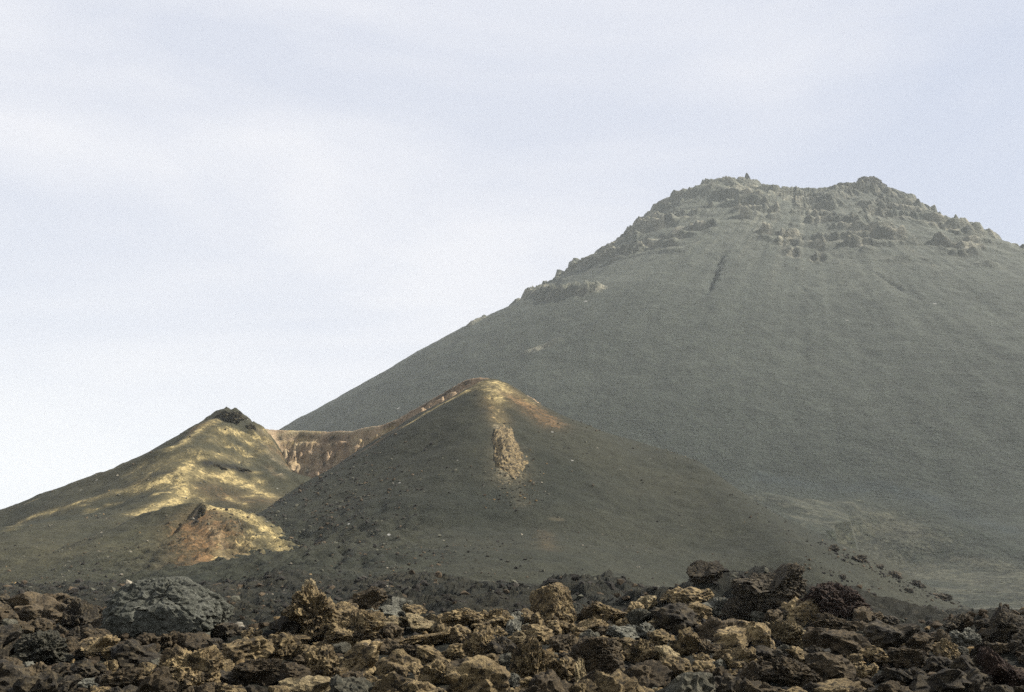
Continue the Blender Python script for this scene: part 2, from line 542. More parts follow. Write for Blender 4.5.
hill('spatter_cone', hC, (-370, -30), (270, 640), .85, ash_left, {
    'ochre': [(7, .95, [(212, 507), (235, 512), (252, 518), (266, 528), (275, 538), (280, 548)]), (8, .7, [(280, 548), (300, 550), (318, 548)]),
              (7, .85, [(300, 560), (270, 567), (240, 578), (215, 584)]), (12, .45, [(240, 540), (255, 560)])] + dabs(26, 215, 320, 522, 582, 2, 6, .3, .75, 0, 7),
    'rust': [(22, 1.0, [(200, 520), (205, 545), (198, 570)]), (16, .75, [(225, 525), (230, 555)]), (12, .5, [(180, 540), (185, 570)])],
    'pale': [(5, .45, [(206, 520), (222, 540), (226, 560)])],
    'dark': [(2.6, 1.2, [(199, 507), (197, 516), (194, 525)]), (5, .8, [(190, 574), (215, 580)]), (3, .7, [(224, 548), (226, 562)])],
}, 'small low cone with orange and yellow rubble at the foot of the left cone')

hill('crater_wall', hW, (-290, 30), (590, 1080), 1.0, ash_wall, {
    'ochre': [(5, .8, [(290, 431), (320, 432)]), (7, .6, [(360, 445), (395, 428)])] + dabs(12, 268, 395, 434, 474, 2, 5, .4, .9, -.2, 12),
    'rust': [(10, .7, [(360, 440), (390, 432)]), (12, .6, [(300, 445), (340, 445)])],
    'pale': [(3, 1.0, [(262, 431), (300, 432), (345, 433), (375, 428)]), (4, .9, [(335, 464), (350, 456), (368, 447)]), (5, 1.0, [(298, 480), (308, 470)]), (4, .6, [(270, 440), (285, 455)]), (4, .8, [(355, 445), (380, 434)])] + dabs(26, 268, 395, 434, 476, 1.5, 4.5, .6, 1.2, -.3, 11),
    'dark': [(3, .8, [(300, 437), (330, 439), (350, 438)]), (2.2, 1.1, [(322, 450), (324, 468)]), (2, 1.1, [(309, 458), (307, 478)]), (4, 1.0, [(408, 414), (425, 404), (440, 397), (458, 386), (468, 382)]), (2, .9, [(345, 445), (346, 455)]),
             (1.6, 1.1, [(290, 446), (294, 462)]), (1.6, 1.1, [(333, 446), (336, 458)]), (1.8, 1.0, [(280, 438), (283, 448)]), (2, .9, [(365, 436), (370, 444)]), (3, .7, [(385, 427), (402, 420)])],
}, 'steep pinkish crater wall between the two cinder cones')

# ---- the big volcano
YV = 3400
cV = P(805, 184, YV); zV = cV[2]
V_left = side(cV, [(748, 182), (720, 183), (692, 188), (668, 198), (652, 210), (640, 226), (618, 242), (600, 252), (575, 268), (550, 283), (527, 298), (500, 309), (468, 324), (400, 362), (340, 397), (285, 428), (200, 470), (100, 515), (0, 550), (-200, 600)], YV)
V_right = side(cV, [(870, 186), (886, 193), (935, 213), (942, 221), (968, 234), (1000, 251), (1024, 268), (1100, 320), (1200, 390), (1350, 480), (1500, 560), (1650, 610)], YV)
zF = P(800, 187, YV - 330)[2]
V_front = [(0, zF - 60), (180, zF - 45), (290, zF - 4), (330, zF), (380, zF - 22)]
z_, r_ = zF - 22, 380
while z_ > 170:
    sl = .71 if z_ > 700 else .69
    r_ += 50; z_ -= 50 * sl; V_front.append((r_, z_))
V_front += [(r_ + 100, z_ - 45), (r_ + 220, z_ - 75), (r_ + 400, z_ - 115), (r_ + 650, z_ - 155), (r_ + 1500, -30)]
V_side = [(0, zF + 10), (200, zF + 60)] + [(r + 60, z + 50 * max(0, 1 - (r - 330) / 500)) for r, z in V_front[3:]]
V_back = [(0, zF - 60), (300, zF + 30), (400, zF - 10), (2400, 0), (4000, -20)]
volc = Radial(cV, {0: V_side, 60: V_side, 90: V_back, 130: V_side, 180: V_side, 215: V_side, 240: V_front, 285: V_front, 325: V_side}, 4000)
volc.wside = (.25, .6)
volc.fit([(752, 182), (720, 183), (692, 188), (668, 198), (652, 210), (640, 226), (618, 242), (600, 252), (575, 268), (550, 283), (527, 298), (500, 309), (468, 324), (400, 362), (340, 397), (285, 428), (200, 478), (100, 530), (0, 570)],
         [(866, 186), (886, 193), (935, 213), (942, 221), (968, 234), (1000, 251), (1024, 268), (1100, 315), (1200, 380), (1300, 440)])


def rough_zone(x, y, z):
    th = np.degrees(np.arctan2(y - cV[1], x - cV[0])) % 360
    lim = np.interp(th, [0, 180, 215, 235, 255, 275, 300, 330, 360], [740, 820, 930, 990, 860, 800, 770, 690, 720])
    lim = lim + fbm(x, y, s=220, o=3, seed=42) * 160
    return sstep(lim - 25, lim + 70, z)


def hV(x, y, out=False):
    z = volc(x, y)
    dx, dy = x - cV[0], y - cV[1]
    r = np.hypot(dx, dy); th = np.arctan2(dy, dx)
    m = rough_zone(x, y, z)
    dip = np.exp(-((x - P(800, 187, 3070)[0]) / 110) ** 4) * sstep(zF - 70, zF - 25, z)
    m = m * (1 - .75 * dip)
    pat = fbm(x, y, s=170, o=4, seed=64) + .55 * fbm(th * 22, r / 500, s=1, o=3, seed=65)
    m = m * (.12 + .88 * sstep(-.22, .18, pat + .5 * sstep(zF - 150, zF - 40, z)))
    warp = fbm(x, y, s=190, o=3, seed=43) * 34
    q = z + warp + dx * .12
    H = 50.0
    fq = (q / H) % 1
    terr = (sstep(.0, .30, fq) - fq) * H
    blk = fbm(x, y, s=120, o=3, seed=49)
    z = z + m * (terr - 9) * (.55 + .6 * sstep(-.1, .35, blk))
    rg = fbm(x, y, s=110, o=4, seed=44, ridge=True)
    z = z + m * rg * 8
    z = z + m * fbm(th * 30, r / 260, s=1, o=4, seed=45, ridge=True) * 7
    # cinder slopes below: soft gullies running downhill and faint lobes
    z = z + (1 - m) * (fbm(th * 26, r / 900, s=1, o=3, seed=46) * 5 + fbm(th * 55 + warp * .02, r / 420, s=1, o=3, seed=68) * 1.1) * sstep(2700, 1200, r)
    z = z + (1 - m) * fbm(x, y, s=60, o=4, seed=47) * 4.5
    z = z + fbm(x, y, s=420, o=2, seed=48) * 12 * sstep(500, 1200, r)
    d, t, s = seg_dist(x, y, apron)
    d = d + fbm(x, y, s=130, o=3, seed=57) * 34 * sstep(0, 80, d)
    s = np.where(y < np.interp(x, [p[0] for p in apron], [p[1] for p in apron]), -1, 1)
    lob = np.interp(t, np.arange(len(apron)), apron_z) + np.where(s < 0, np.interp(d, [0, 40, 120, 260, 420, 620, 900], [0, -9, -38, -80, -112, -140, -190]), -.34 * d)
    lob = lob + fbm(x + y * .35, y * .2, s=26, o=2, seed=58) * 2.0
    q = np.clip(.5 + .5 * (lob - z) / 14, 0, 1)
    z = z * (1 - q) + lob * q + 14 * q * (1 - q)
    for pts, dep, wd in gullies:
        d, t, s = seg_dist(x, y, pts)
        z = z - dep * np.exp(-((d + fbm(x, y, s=30, o=2, seed=52) * wd * .8) / wd) ** 2) * sstep(0, 1.2, t) * sstep(len(pts) - 1, len(pts) - 2.2, t) * (.8 + fbm(x, y, s=24, o=2, seed=53))
    for pts, hh, wd in ledges:
        d, t, s = seg_dist(x, y, pts)
        fl = fbm(x, y, s=26, o=4, seed=51, ridge=True)
        z = z + hh * sstep(wd, wd * .55, d + fl * wd * .5) * (.55 + .8 * fl)
    # summit horn, the blocky crag on the right and the small bumps of the rim
    for hp, hh, wx, wy in horns:
        z = z + hh * np.exp(-np.abs((x - hp[0]) / wx) ** 3 - np.abs((y - hp[1]) / wy) ** 3)
    return (z, m) if out else z


gullies, ledges, horns = [], [], []
apron = [P(*q) for q in [(600, 480, 1120), (740, 488, 1150), (800, 499, 1180), (860, 496, 1180), (920, 506, 1130), (980, 530, 1060), (1040, 556, 980), (1120, 590, 900)]]
apron_z = np.array([p[2] for p in apron])
gullies = [([cast(hV, 724, 250), cast(hV, 719, 262), cast(hV, 713, 275), cast(hV, 708, 288), cast(hV, 700, 302)], 17, 10),
           ([cast(hV, 862, 266), cast(hV, 884, 279), cast(hV, 900, 290), cast(hV, 925, 304)], 7, 6),
           ([cast(hV, 794, 282), cast(hV, 806, 292), cast(hV, 824, 314)], 4, 5),
           ([cast(hV, 665, 248), cast(hV, 655, 268), cast(hV, 640, 292)], 3, 9)]
ledges = [([cast(hV, 530, 296), cast(hV, 560, 296), cast(hV, 592, 291)], 28, 36),
          ([cast(hV, 575, 268), cast(hV, 610, 256), cast(hV, 636, 250)], 24, 28),
          ([cast(hV, 530, 352), cast(hV, 556, 342)], 7, 16),
          ([cast(hV, 470, 326), cast(hV, 482, 319)], 12, 18)]
ledges = [l for l in ledges if all(a is not None for a in l[0])]
gullies = [g for g in gullies if all(a is not None for a in g[0])]

# mesh: rings around the summit, fine where it faces the camera
th_f = np.linspace(R(168), R(368), 1150)
th_b = np.linspace(R(368), R(528), 160)[1:-1]
ths = np.concatenate([th_f, th_b])
rs = np.concatenate([np.linspace(0, 1100, 330)[1:], 1100 * (3900 / 1100) ** np.linspace(0, 1, 330)[1:]])
RR, TT = np.meshgrid(rs, ths, indexing='ij')
X, Y = cV[0] + RR * np.cos(TT), cV[1] + RR * np.sin(TT)
Z, M = hV(X, Y, True)
V = np.stack([X, Y, Z], -1).reshape(-1, 3)
n, m_ = RR.shape
i = np.arange(n * m_).reshape(n, m_)
j = np.roll(i, -1, axis=1)
Fc = np.stack([i[:-1], j[:-1], j[1:], i[1:]], -1).reshape(-1, 4)
V = np.vstack([V, [[cV[0], cV[1], float(hV(cV[0:1], cV[1:2])[0])]]])
cap = np.stack([np.full(m_, n * m_), np.roll(i[0], -1) * 0 + i[0], np.roll(i[0], -1), np.roll(i[0], -1)], -1)
keep = V[:, 2] > -25
Mv = np.append(M.ravel(), 0.0)
Fall = Fc
V2, F2, used = compact(V, Fall, keep)
Mv = Mv[used]
stV = np.zeros((len(V2), 4))
lg = np.zeros(len(V2))
for pts, hh, wd in ledges:
    d, t, s = seg_dist(V2[:, 0], V2[:, 1], pts)
    lg = np.maximum(lg, sstep(wd * 1.3, wd * .8, d) * .8)
brk = fbm(V2[:, 0], V2[:, 1], s=70, o=4, seed=61)
stV[:, 2] = np.maximum(Mv, lg) * np.clip(.62 + brk * .9, 0, 1)
thv = np.arctan2(V2[:, 1] - cV[1], V2[:, 0] - cV[0]); rv = np.hypot(V2[:, 1] - cV[1], V2[:, 0] - cV[0])
chute = np.clip(fbm(thv * 30, rv / 1500, s=1, o=4, seed=67) + .1, 0, 1) * sstep(1500, 700, rv)
stV[:, 2] = np.maximum(stV[:, 2], chute * .9)
stV[:, 3] = np.maximum(Mv, lg) * np.clip(.25 - fbm(V2[:, 0], V2[:, 1], s=45, o=4, seed=63) * 1.6, 0, .8)
ad, at_, as_ = seg_dist(V2[:, 0], V2[:, 1], apron)
as_ = np.where(V2[:, 1] < np.interp(V2[:, 0], [p[0] for p in apron], [p[1] for p in apron]), -1, 1)
sk = fbm((V2[:, 0] + V2[:, 1] * .8) / 28, (V2[:, 1] - V2[:, 0] * .8) / 260, s=1, o=3, seed=66)
stV[:, 1] = np.where((as_ < 0) & (V2[:, 1] < 1300), sstep(0, 60, ad), 0) * np.clip(.85 + sk * .5, .3, 1.2) * sstep(600, 380, ad) * sstep(.2, 1.2, at_)
stV[:, 3] = np.maximum(stV[:, 3], paint(V2, hV, [(11, 1.15, [(760, 478), (830, 488), (880, 486), (940, 500), (1010, 530)])], 600, 3600))  # band of shade painted into the dark channel above the apron
stV[:, 3] = np.maximum(stV[:, 3], paint(V2, hV, [(3, .8, [(722, 258), (714, 275), (703, 298)]), (2, .6, [(868, 270), (925, 305)])], 600, 3600))  # shadow of the gullies, painted as darker colour along them
ash_far = ash_mat('grey_ash', (.044, .050, .039), (.058, .064, .049), 5.0, 400, rock_shade_col=(.020, .026, .023), bumpd=2.2, ripple=17, palecol=(.20, .185, .135), low=(.013, .017, .012), rustcol=(.047, .047, .032))
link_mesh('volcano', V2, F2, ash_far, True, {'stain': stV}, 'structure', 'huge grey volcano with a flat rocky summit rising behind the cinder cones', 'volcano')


# ------------------------------------------------------------------ the near lava field
mounds = []   # px, py(top), Y, sx, sy  (metres)


def mound(px, py, Y, sx, sy):
    p = P(px, py, Y)
    mounds.append((p[0], p[1], p[2], sx, sy))


mound(765, 572, 78, 5.2, 9); mound(712, 578, 80, 4.6, 8); mound(830, 588, 76, 6, 9); mound(882, 606, 70, 4.6, 7)
mound(985, 622, 48, 2.4, 5); mound(1025, 615, 45, 2.2, 5)
mound(315, 604, 38, 1.3, 4.5); mound(360, 616, 38, 2.0, 4); mound(560, 618, 40, 2.6, 4); mound(160, 628, 36, 3, 4.5)
mound(640, 620, 44, 3.5, 5); mound(460, 628, 38, 3, 4); mound(40, 612, 60, 6, 9); mound(90, 605, 68, 6, 8)
mound(600, 576, 165, 9, 16); mound(565, 578, 140, 7, 14); mound(470, 588, 150, 14, 16); mound(400, 580, 210, 18, 26); mound(290, 572, 235, 12, 20)
mound(480, 598, 75, 9, 9); mound(660, 596, 85, 6, 9)


def hL(x, y):
    g = np.maximum(ground_h(x, y), -1.9 + 0 * x)
    near = np.interp(y, [0, 8, 14, 20, 28, 36, 46, 56, 70], [-2.2, -1.75, -1.45, -1.55, -1.5, -1.2, -.75, -1.3, -1.9])
    near = near - 1.2 * np.exp(-((x / np.maximum(y, 5) - .40) / .07) ** 2) * sstep(36, 50, y)
    z = np.where(y < 70, np.maximum(near, g), g)
    for mx, my, mz, sx, sy in mounds:
        w = np.exp(-((x - mx) / sx) ** 2 - ((y - my) / sy) ** 2)
        z = z + np.maximum(mz - z, 0) * w
    s = np.clip(y / 45, .6, 3)
    z = z + fbm(x, y, s=5.5, o=5, seed=71, ridge=True) * .5 * s
    fd = sstep(90, 45, y)
    z = z + fbm(x, y, s=1.2, o=4, seed=74) * .22 * fd + (1 - fd) * fbm(x, y, s=4.0, o=3, seed=75) * .55
    z = z + fbm(x, y, s=26, o=3, seed=77) * 1.8 * sstep(70, 170, y)
    return z


ys = 6.0 * (420 / 6.0) ** np.linspace(0, 1, 860)
us = np.linspace(-.78, .78, 980)
YY, UU = np.meshgrid(ys, us, indexing='ij')
XX = UU * YY + np.sign(UU) * (np.abs(UU) / .78) ** 2 * 14
ZZ = hL(XX, YY)
Vl = np.stack([XX, YY, ZZ], -1).reshape(-1, 3)

tl = NT('lava_clinker')
co = tl.n('ShaderNodeTexCoord').outputs['Object']
a1 = tl.noise(co, .09, 5, .6); a2 = tl.noise(co, .9, 6, .7); a3 = tl.noise(co, 4.5, 5, .75)
cl = tl.mix(tl.ramp(a1, .42, .6), (.016, .017, .013), (.024, .023, .016))
cl = tl.mix(tl.ramp(a2, .52, .68, 0, .6), cl, (.060, .053, .034))
cl = tl.mul(cl, tl.ramp(a3, .3, .7, .4, 1.6))
nb = tl.bump(a2, .8, .8); nb = tl.bump(a3, .3, .9, nb)
lava_m = tl.finish(cl, nb)
link_mesh('lava_field', Vl, grid_faces(len(ys), len(us)), lava_m, False, None, 'structure', 'rough dark lava ground under and behind the loose rocks', 'ground')

# wide ground sheet reaching the horizon
def spaced(lo, hi):
    k = np.linspace(-1, 1, 321)
    v = np.sinh(k * 7.5) / math.sinh(7.5)
    return np.where(v < 0, -v * lo, v * hi)
gx, gy = spaced(-11000, 11000), spaced(-11000, 11000)
GX, GY = np.meshgrid(gx, gy)
GZ = np.where(GY > 30, ground_h(GX, GY), -2.6) - 1.1 + fbm(GX, GY, s=80, o=3, seed=81) * .8
GZ = np.where((GY > 0) & (np.abs(GX) < 420), np.minimum(GZ, np.where(GY < 420, ground_h(GX, GY) - 2.2, GZ)), GZ)
Vg = np.stack([GX, GY, GZ], -1).reshape(-1, 3)
link_mesh('ground', Vg, grid_faces(321, 321), ash_mat('ground_ash', (.045, .047, .036), (.058, .058, .043), 1.5, 120, bumpd=.5), True,
          {'stain': np.zeros((len(Vg), 4))}, 'structure', 'flat dark ash plain around the hills', 'ground')

# ------------------------------------------------------------------ rocks
def ico(n):
    import bmesh
    bm = bmesh.new(); bmesh.ops.create_icosphere(bm, subdivisions=n, radius=1)
    V = np.array([v.co[:] for v in bm.verts]); Fi = np.array([[v.index for v in f.verts] for f in bm.faces]); bm.free()
    return V, Fi


ICO = {n: ico(n) for n in (1, 2, 4, 5, 6)}


def rock_shape(n, seed, dims, tilt=0.0, jag=1.0, planes=8, blocks=3, normals=None, dmin=.42, cracks=1.0):
    g = np.random.default_rng(seed)
    V, Fi = ICO[n]
    r = None
    for blk in range(blocks):
        N = g.normal(size=(planes, 3)); N /= np.linalg.norm(N, axis=1)[:, None]
        off = g.normal(size=3) * (.26 if blk else .1)
        D = g.uniform(dmin, .85, planes) * (1 if blk == 0 else g.uniform(.6, .95)) + np.maximum(N @ off, -.2)
        D = np.maximum(D, .18)
        if normals:
            N = np.array([q[:3] for q in normals], float); D = np.array([q[3] for q in normals]) * np.linalg.norm(N, axis=1)
            N /= np.linalg.norm(N, axis=1)[:, None]
            D = D / np.maximum(np.linalg.norm(np.array([q[:3] for q in normals], float), axis=1), 1e-6)
        rr = D / np.maximum(V @ N.T, .05)
        k = 45.0
        rb = (np.minimum(rr, 3.0) ** -k).sum(1) ** (-1 / k)
        rb = np.minimum(rb, 1.25)
        r = rb if r is None else np.maximum(r, rb)
    W = V * r[:, None]
    o = g.uniform(0, 50, 3)
    x, y, z = W[:, 0] + o[0], W[:, 1] + o[1], W[:, 2] + o[2]
    if n > 1:
        d = fbm(x, y, z, s=.8, o=3, seed=seed % 97) * .22 * jag
        d = d + fbm(x, y, z, s=.36, o=4, seed=seed % 89, ridge=True) * .13 * jag
        if n > 3: d = d + fbm(x, y, z, s=.12, o=3, seed=seed % 83) * .07 * jag
        # breaks: flat steps in the outline
        st = fbm(x, y, z, s=.6, o=2, seed=seed % 79)
        d = d + (np.round(st * 6) / 6 - st) * .35 * jag
        if n > 3:   # open cracks and pits
            c1 = fbm(x, y, z, s=.75, o=3, seed=seed % 73)
            c2 = fbm(x, y, z, s=.4, o=2, seed=seed % 71)
            d = d - .10 * cracks * np.exp(-(c1 / .035) ** 2) - .05 * cracks * np.exp(-(c2 / .04) ** 2)
            d = d - .10 * np.maximum(fbm(x, y, z, s=.22, o=2, seed=seed % 67) - .22, 0) * 2
        W = W * (1 + d)[:, None]
    W = W * np.array([dims[0], dims[1], dims[2]]) / 2
    if tilt:
        a = R(tilt); c, s = math.cos(a), math.sin(a)
        W = np.stack([W[:, 0] * c - W[:, 2] * s, W[:, 1], W[:, 0] * s + W[:, 2] * c], -1)
    lo, hi = W.min(0), W.max(0)
    W = (W - (lo + hi) / 2) / (hi - lo)
    if not tilt: return W, Fi
    return W, Fi


M_OCH = rock_mat('ochre_lava', (.34, .255, .13), (.15, .11, .06), (.038, .031, .021))
M_PALEO = rock_mat('pale_ochre_lava', (.40, .32, .18), (.26, .20, .11), (.08, .065, .04))
M_BRN = rock_mat('brown_lava', (.125, .094, .054), (.068, .053, .034), (.035, .029, .02))
M_GRY = rock_mat('grey_lava', (.125, .116, .084), (.085, .078, .056), (.05, .05, .038))
M_PGR = rock_mat('pale_grey_lava', (.22, .21, .165), (.13, .13, .105), (.08, .078, .06))
M_DRK = rock_mat('dark_lava', (.034, .030, .024), (.050, .042, .030), (.085, .068, .042))
M_RED = rock_mat('reddish_lava', (.050, .032, .024), (.036, .027, .022), (.075, .050, .035))
M_TAN = rock_mat('tan_rock', (.31, .23, .115), (.22, .165, .085), (.03, .026, .02), s=.12)
M_FAR = rock_mat('far_rock', (.05, .053, .045), (.10, .095, .07), (.03, .033, .03), s=.03)
M_FIS = rock_mat('fissured_grey_lava', (.155, .155, .125), (.105, .107, .085), (.06, .062, .048), s=.9)
M_OLV = rock_mat('olive_crag', (.040, .038, .026), (.026, .027, .019), (.12, .095, .05), s=.15)
MATS = {'olive': M_OLV, 'fissured': M_FIS, 'ochre': M_OCH, 'pale ochre': M_PALEO, 'brown': M_BRN, 'grey': M_GRY, 'pale grey': M_PGR, 'dark': M_DRK, 'reddish': M_RED}

# px, py, w, h, colour, short phrase (used by neighbours' labels), label, options
LM = [
 (162, 614, 128, 74, 'fissured', 'big grey fissured boulder', 'largest boulder, grey, broad and domed with long dark cracks', dict(jag=.45, cracks=1.1, blocks=1, normals=[(-.25, -.7, .6, .6), (.45, -.6, .6, .68), (0, -.1, 1, .66), (-.8, -.35, .4, .72), (.9, -.25, .35, .85), (.6, .1, .8, .72), (-.5, .2, .9, .72), (0, -1, -.15, .78), (0, 1, 0, .8), (0, 0, -1, .8), (-1, 0, -.3, .85), (1, 0, -.3, .9)])),
 (81, 617, 34, 36, 'dark', 'upright dark brown rock', 'dark brown upright rock against the left end of the big grey boulder', {}),
 (44, 653, 70, 44, 'grey', 'wide knobbly grey-brown rock', 'wide knobbly grey-brown rock below the dark lump near the left edge', {}),
 (29, 671, 17, 18, 'pale grey', 'small pale wedge', 'small pale grey wedge-shaped stone at the lower left', {}),
 (102, 650, 44, 30, 'ochre', 'angular ochre rock at left', 'ochre angular rock just below the left end of the big grey boulder', {}),
 (191, 671, 64, 50, 'ochre', 'largest ochre rock at left', 'large ochre rock at the bottom edge, in front of the big grey boulder', {}),
 (168, 642, 24, 22, 'brown', 'little brown knob', 'small brown knob standing against the foot of the big grey boulder', {}),
 (217, 655, 26, 13, 'grey', 'thin grey slab', 'thin grey slab leaning at the right foot of the big grey boulder', dict(tilt=-28)),
 (316, 618, 58, 66, 'ochre', 'tall jagged ochre crag', 'tall jagged ochre crag with a spiky top on the left half of the skyline', dict(jag=1.3)),
 (310, 589, 18, 20, 'pale ochre', 'spike on the jagged crag', 'small spiky stone crowning the tall jagged ochre crag', dict(jag=1.6)),
 (320, 666, 42, 40, 'ochre', 'square ochre block', 'square ochre block at the bottom below the tall jagged crag', {}),
 (262, 676, 60, 34, 'brown', 'low wide brown rock', 'low wide brown rock at the bottom, left of the square ochre block', {}),
 (84, 687, 28, 16, 'pale grey', 'pale flat bottom stone', 'pale grey flat stone cut by the bottom edge at lower left', {}),
 (120, 680, 44, 24, 'brown', 'brown bottom-edge slab', 'brown slab at the bottom edge left of the large ochre rock', dict(tilt=12)),
 (366, 601, 42, 28, 'brown', 'rounded brown skyline boulder', 'rounded brown boulder on the skyline just right of the jagged crag', {}),
 (357, 632, 60, 44, 'ochre', 'broad ochre mass', 'broad ochre rock mass between the jagged crag and the long slab', {}),
 (401, 609, 22, 24, 'pale grey', 'pale grey upright stone', 'pale grey upright stone on the skyline right of the rounded brown boulder', {}),
 (462, 620, 42, 24, 'ochre', 'notched ochre skyline rock', 'ochre rock with a notch, on the skyline midway to the tilted block', {}),
 (500, 620, 30, 22, 'ochre', 'small ochre skyline rock', 'ochre rock on the skyline, second to the left of the tilted block', {}),
 (515, 629, 20, 19, 'pale grey', 'tucked pale grey stone', 'pale grey stone tucked under the left side of the tilted block', {}),
 (553, 608, 46, 50, 'ochre', 'tall tilted block', 'tall tilted block with a shaded left face and sunlit ochre top, highest near the middle', dict(jag=.6, cracks=.4, blocks=1, tilt=-8, normals=[(-.8, -.6, .05, .5), (.55, -.8, .15, .62), (.15, -.25, 1, .78), (.9, .1, .35, .62), (-.5, .1, .9, .78), (0, 1, 0, .7), (0, 0, -1, .8), (-.9, .3, -.2, .7), (.7, -.1, -.6, .7)])),
 (609, 614, 36, 26, 'ochre', 'leaning ochre slab', 'leaning ochre slab on the skyline right of the tall tilted block', dict(tilt=-32)),
 (639, 620, 28, 22, 'grey', 'grey skyline rock', 'grey angular rock on the skyline right of the leaning ochre slab', {}),
 (590, 628, 38, 22, 'ochre', 'flat ochre skyline rock', 'flat ochre rock lying between the tilted block and the leaning slab', {}),
 (597, 661, 54, 46, 'brown', 'big rounded brown boulder', 'big rounded brown boulder with a shaded front below the leaning ochre slab', dict(blocks=1, jag=.8, normals=[(-.3, -1, -.1, .55), (.6, -.6, .3, .75), (0, 0, 1, .75), (-.7, .0, .6, .75), (1, 0, 0, .8), (-1, 0, 0, .8), (0, 1, 0, .7), (.5, 0, .8, .8)])),
 (533, 662, 46, 52, 'ochre', 'ridged ochre boulder', 'tall ridged ochre boulder directly below the tilted block', dict(jag=1.1)),
 (421, 642, 60, 20, 'ochre', 'long ochre slab', 'long ochre slab sloping down to the left, near the middle left', dict(tilt=18)),
 (480, 646, 36, 40, 'ochre', 'rounded ochre slab-end rock', 'rounded ochre rock at the right end of the long ochre slab', {}),
 (581, 676, 13, 36, 'pale ochre', 'thin upright shard', 'thin upright pale shard at the bottom between two boulders', dict(tilt=6)),
 (509, 683, 22, 20, 'pale grey', 'pale bottom-middle stone', 'pale grey stone at the bottom edge left of the ridged ochre boulder', {}),
 (648, 655, 40, 32, 'ochre', 'ochre block by brown boulder', 'ochre block immediately right of the big rounded brown boulder', {}),
 (705, 575, 38, 30, 'dark', 'flat-topped dark rock', 'flat-topped dark rock perched on the left end of the dark mound', dict(jag=.8)),
 (768, 592, 74, 56, 'dark', 'dark crag', 'big black-brown crag on the mound on the right half of the skyline', dict(jag=.8, planes=7)),
 (742, 612, 40, 36, 'dark', 'dark block beside the crag', 'dark block leaning against the left foot of the dark crag', {}),
 (838, 604, 66, 44, 'reddish', 'reddish hump', 'reddish-brown hump sloping down to the right of the dark crag', dict(tilt=-12, jag=.9, planes=7)),
 (716, 608, 28, 22, 'pale grey', 'pale rock under dark mound', 'pale weathered rock below the left end of the dark mound', {}),
 (790, 637, 54, 34, 'pale ochre', 'gnarled ochre rock', 'gnarled pale ochre rock with a crest, just below the dark crag', dict(jag=1.4, tilt=-14)),
 (833, 626, 50, 26, 'brown', 'pale-edged brown slab', 'brown slab with a pale upper edge, right of the gnarled rock', dict(tilt=-8)),
 (791, 675, 58, 34, 'brown', 'large tilted brown slab', 'large tilted brown slab at the bottom below the gnarled rock', dict(tilt=-20, jag=.8)),
 (864, 673, 30, 22, 'ochre', 'lower right ochre rock', 'ochre rock near the bottom, right of the large tilted brown slab', {}),
 (965, 641, 30, 26, 'pale grey', 'pale grey right-edge rock', 'pale grey rock sitting below the two dark rocks near the right edge', {}),
 (946, 651, 24, 24, 'ochre', 'right-hand ochre wedge', 'ochre wedge left of the pale grey rock near the right edge', dict(tilt=25)),
 (1006, 628, 46, 48, 'dark', 'tall dark edge boulder', 'tall dark boulder at the right edge of the skyline', {}),
 (960, 626, 40, 24, 'dark', 'low dark right skyline rock', 'low dark rock on the skyline left of the tall edge boulder', {}),
 (1004, 672, 50, 48, 'reddish', 'reddish corner boulder', 'reddish dark boulder in the lower right corner', {}),
 (684, 644, 32, 32, 'ochre', 'upright ochre rock', 'upright ochre rock between the ochre block and the gnarled rock', {}),
 (708, 650, 26, 24, 'brown', 'brown rock beside upright ochre', 'brown rock touching the right side of the upright ochre rock', {}),
 (740, 660, 36, 30, 'ochre', 'midway ochre rock', 'ochre rock midway between the upright ochre rock and the tilted brown slab', {}),
 (905, 660, 34, 24, 'brown', 'midway brown rock', 'brown rock midway between the ochre rocks at the lower right', {}),
 (440, 676, 44, 30, 'ochre', 'ochre rock under long slab', 'ochre rock at the bottom edge below the long ochre slab', {}),
]

spots = []      # px, py, w, h of everything placed
things = []


def hitL(px, py):
    return cast(hL, px, py, 9, 420)


def put_rock(name, px, py, w, h, colour, label, seed, n=5, depth=1.0, shared=None, Yfix=None, **opt):
    if Yfix: Yd = Yfix
    else:
        q = hitL(px, min(py + h * .38, 700))
        Yd = q[1] + .3 * w * q[1] / F if q is not None else 30
    c = P(px, py, Yd)
    W_, H_ = w * Yd / F, h * Yd / F
    H_ *= 1.0
    Dp = .5 * (W_ + H_) * depth
    if shared is None:
        Vr, Fi = rock_shape(n, seed, (W_, Dp, H_), **opt)
        Vr = Vr * np.array([W_, Dp, H_])
        Vr[:, 2] += H_ / 2
        ob = link_mesh(name, Vr, Fi, MATS[colour], False, loc=(c[0], c[1], c[2] - H_ / 2))
    else:
        ob = bpy.data.objects.new(name, shared); COL.objects.link(ob)
        ob.location = (c[0], c[1], c[2] - H_ / 2)
        ob.scale = (W_, Dp, H_)
        ob.rotation_euler = (0, 0, random.choice((0, math.pi)))
        ob.material_slots[0].link = 'OBJECT'; ob.material_slots[0].material = MATS[colour]
    ob['label'] = label; ob['category'] = 'rock'
    things.append(ob); spots.append((px, py, w, h))
    return ob


for k, (px, py, w, h, colr, short, label, opt) in enumerate(LM):
    extra = {}
    if k == 0: extra = dict(depth=.75, n=6)
    elif w > 44: extra = dict(n=6)
    ob = put_rock('boulder' if w > 38 else 'rock', px, py, w, h, colr, label, 100 + k * 7, **extra, **opt)
    ob['group'] = 'rocks of the lava field'

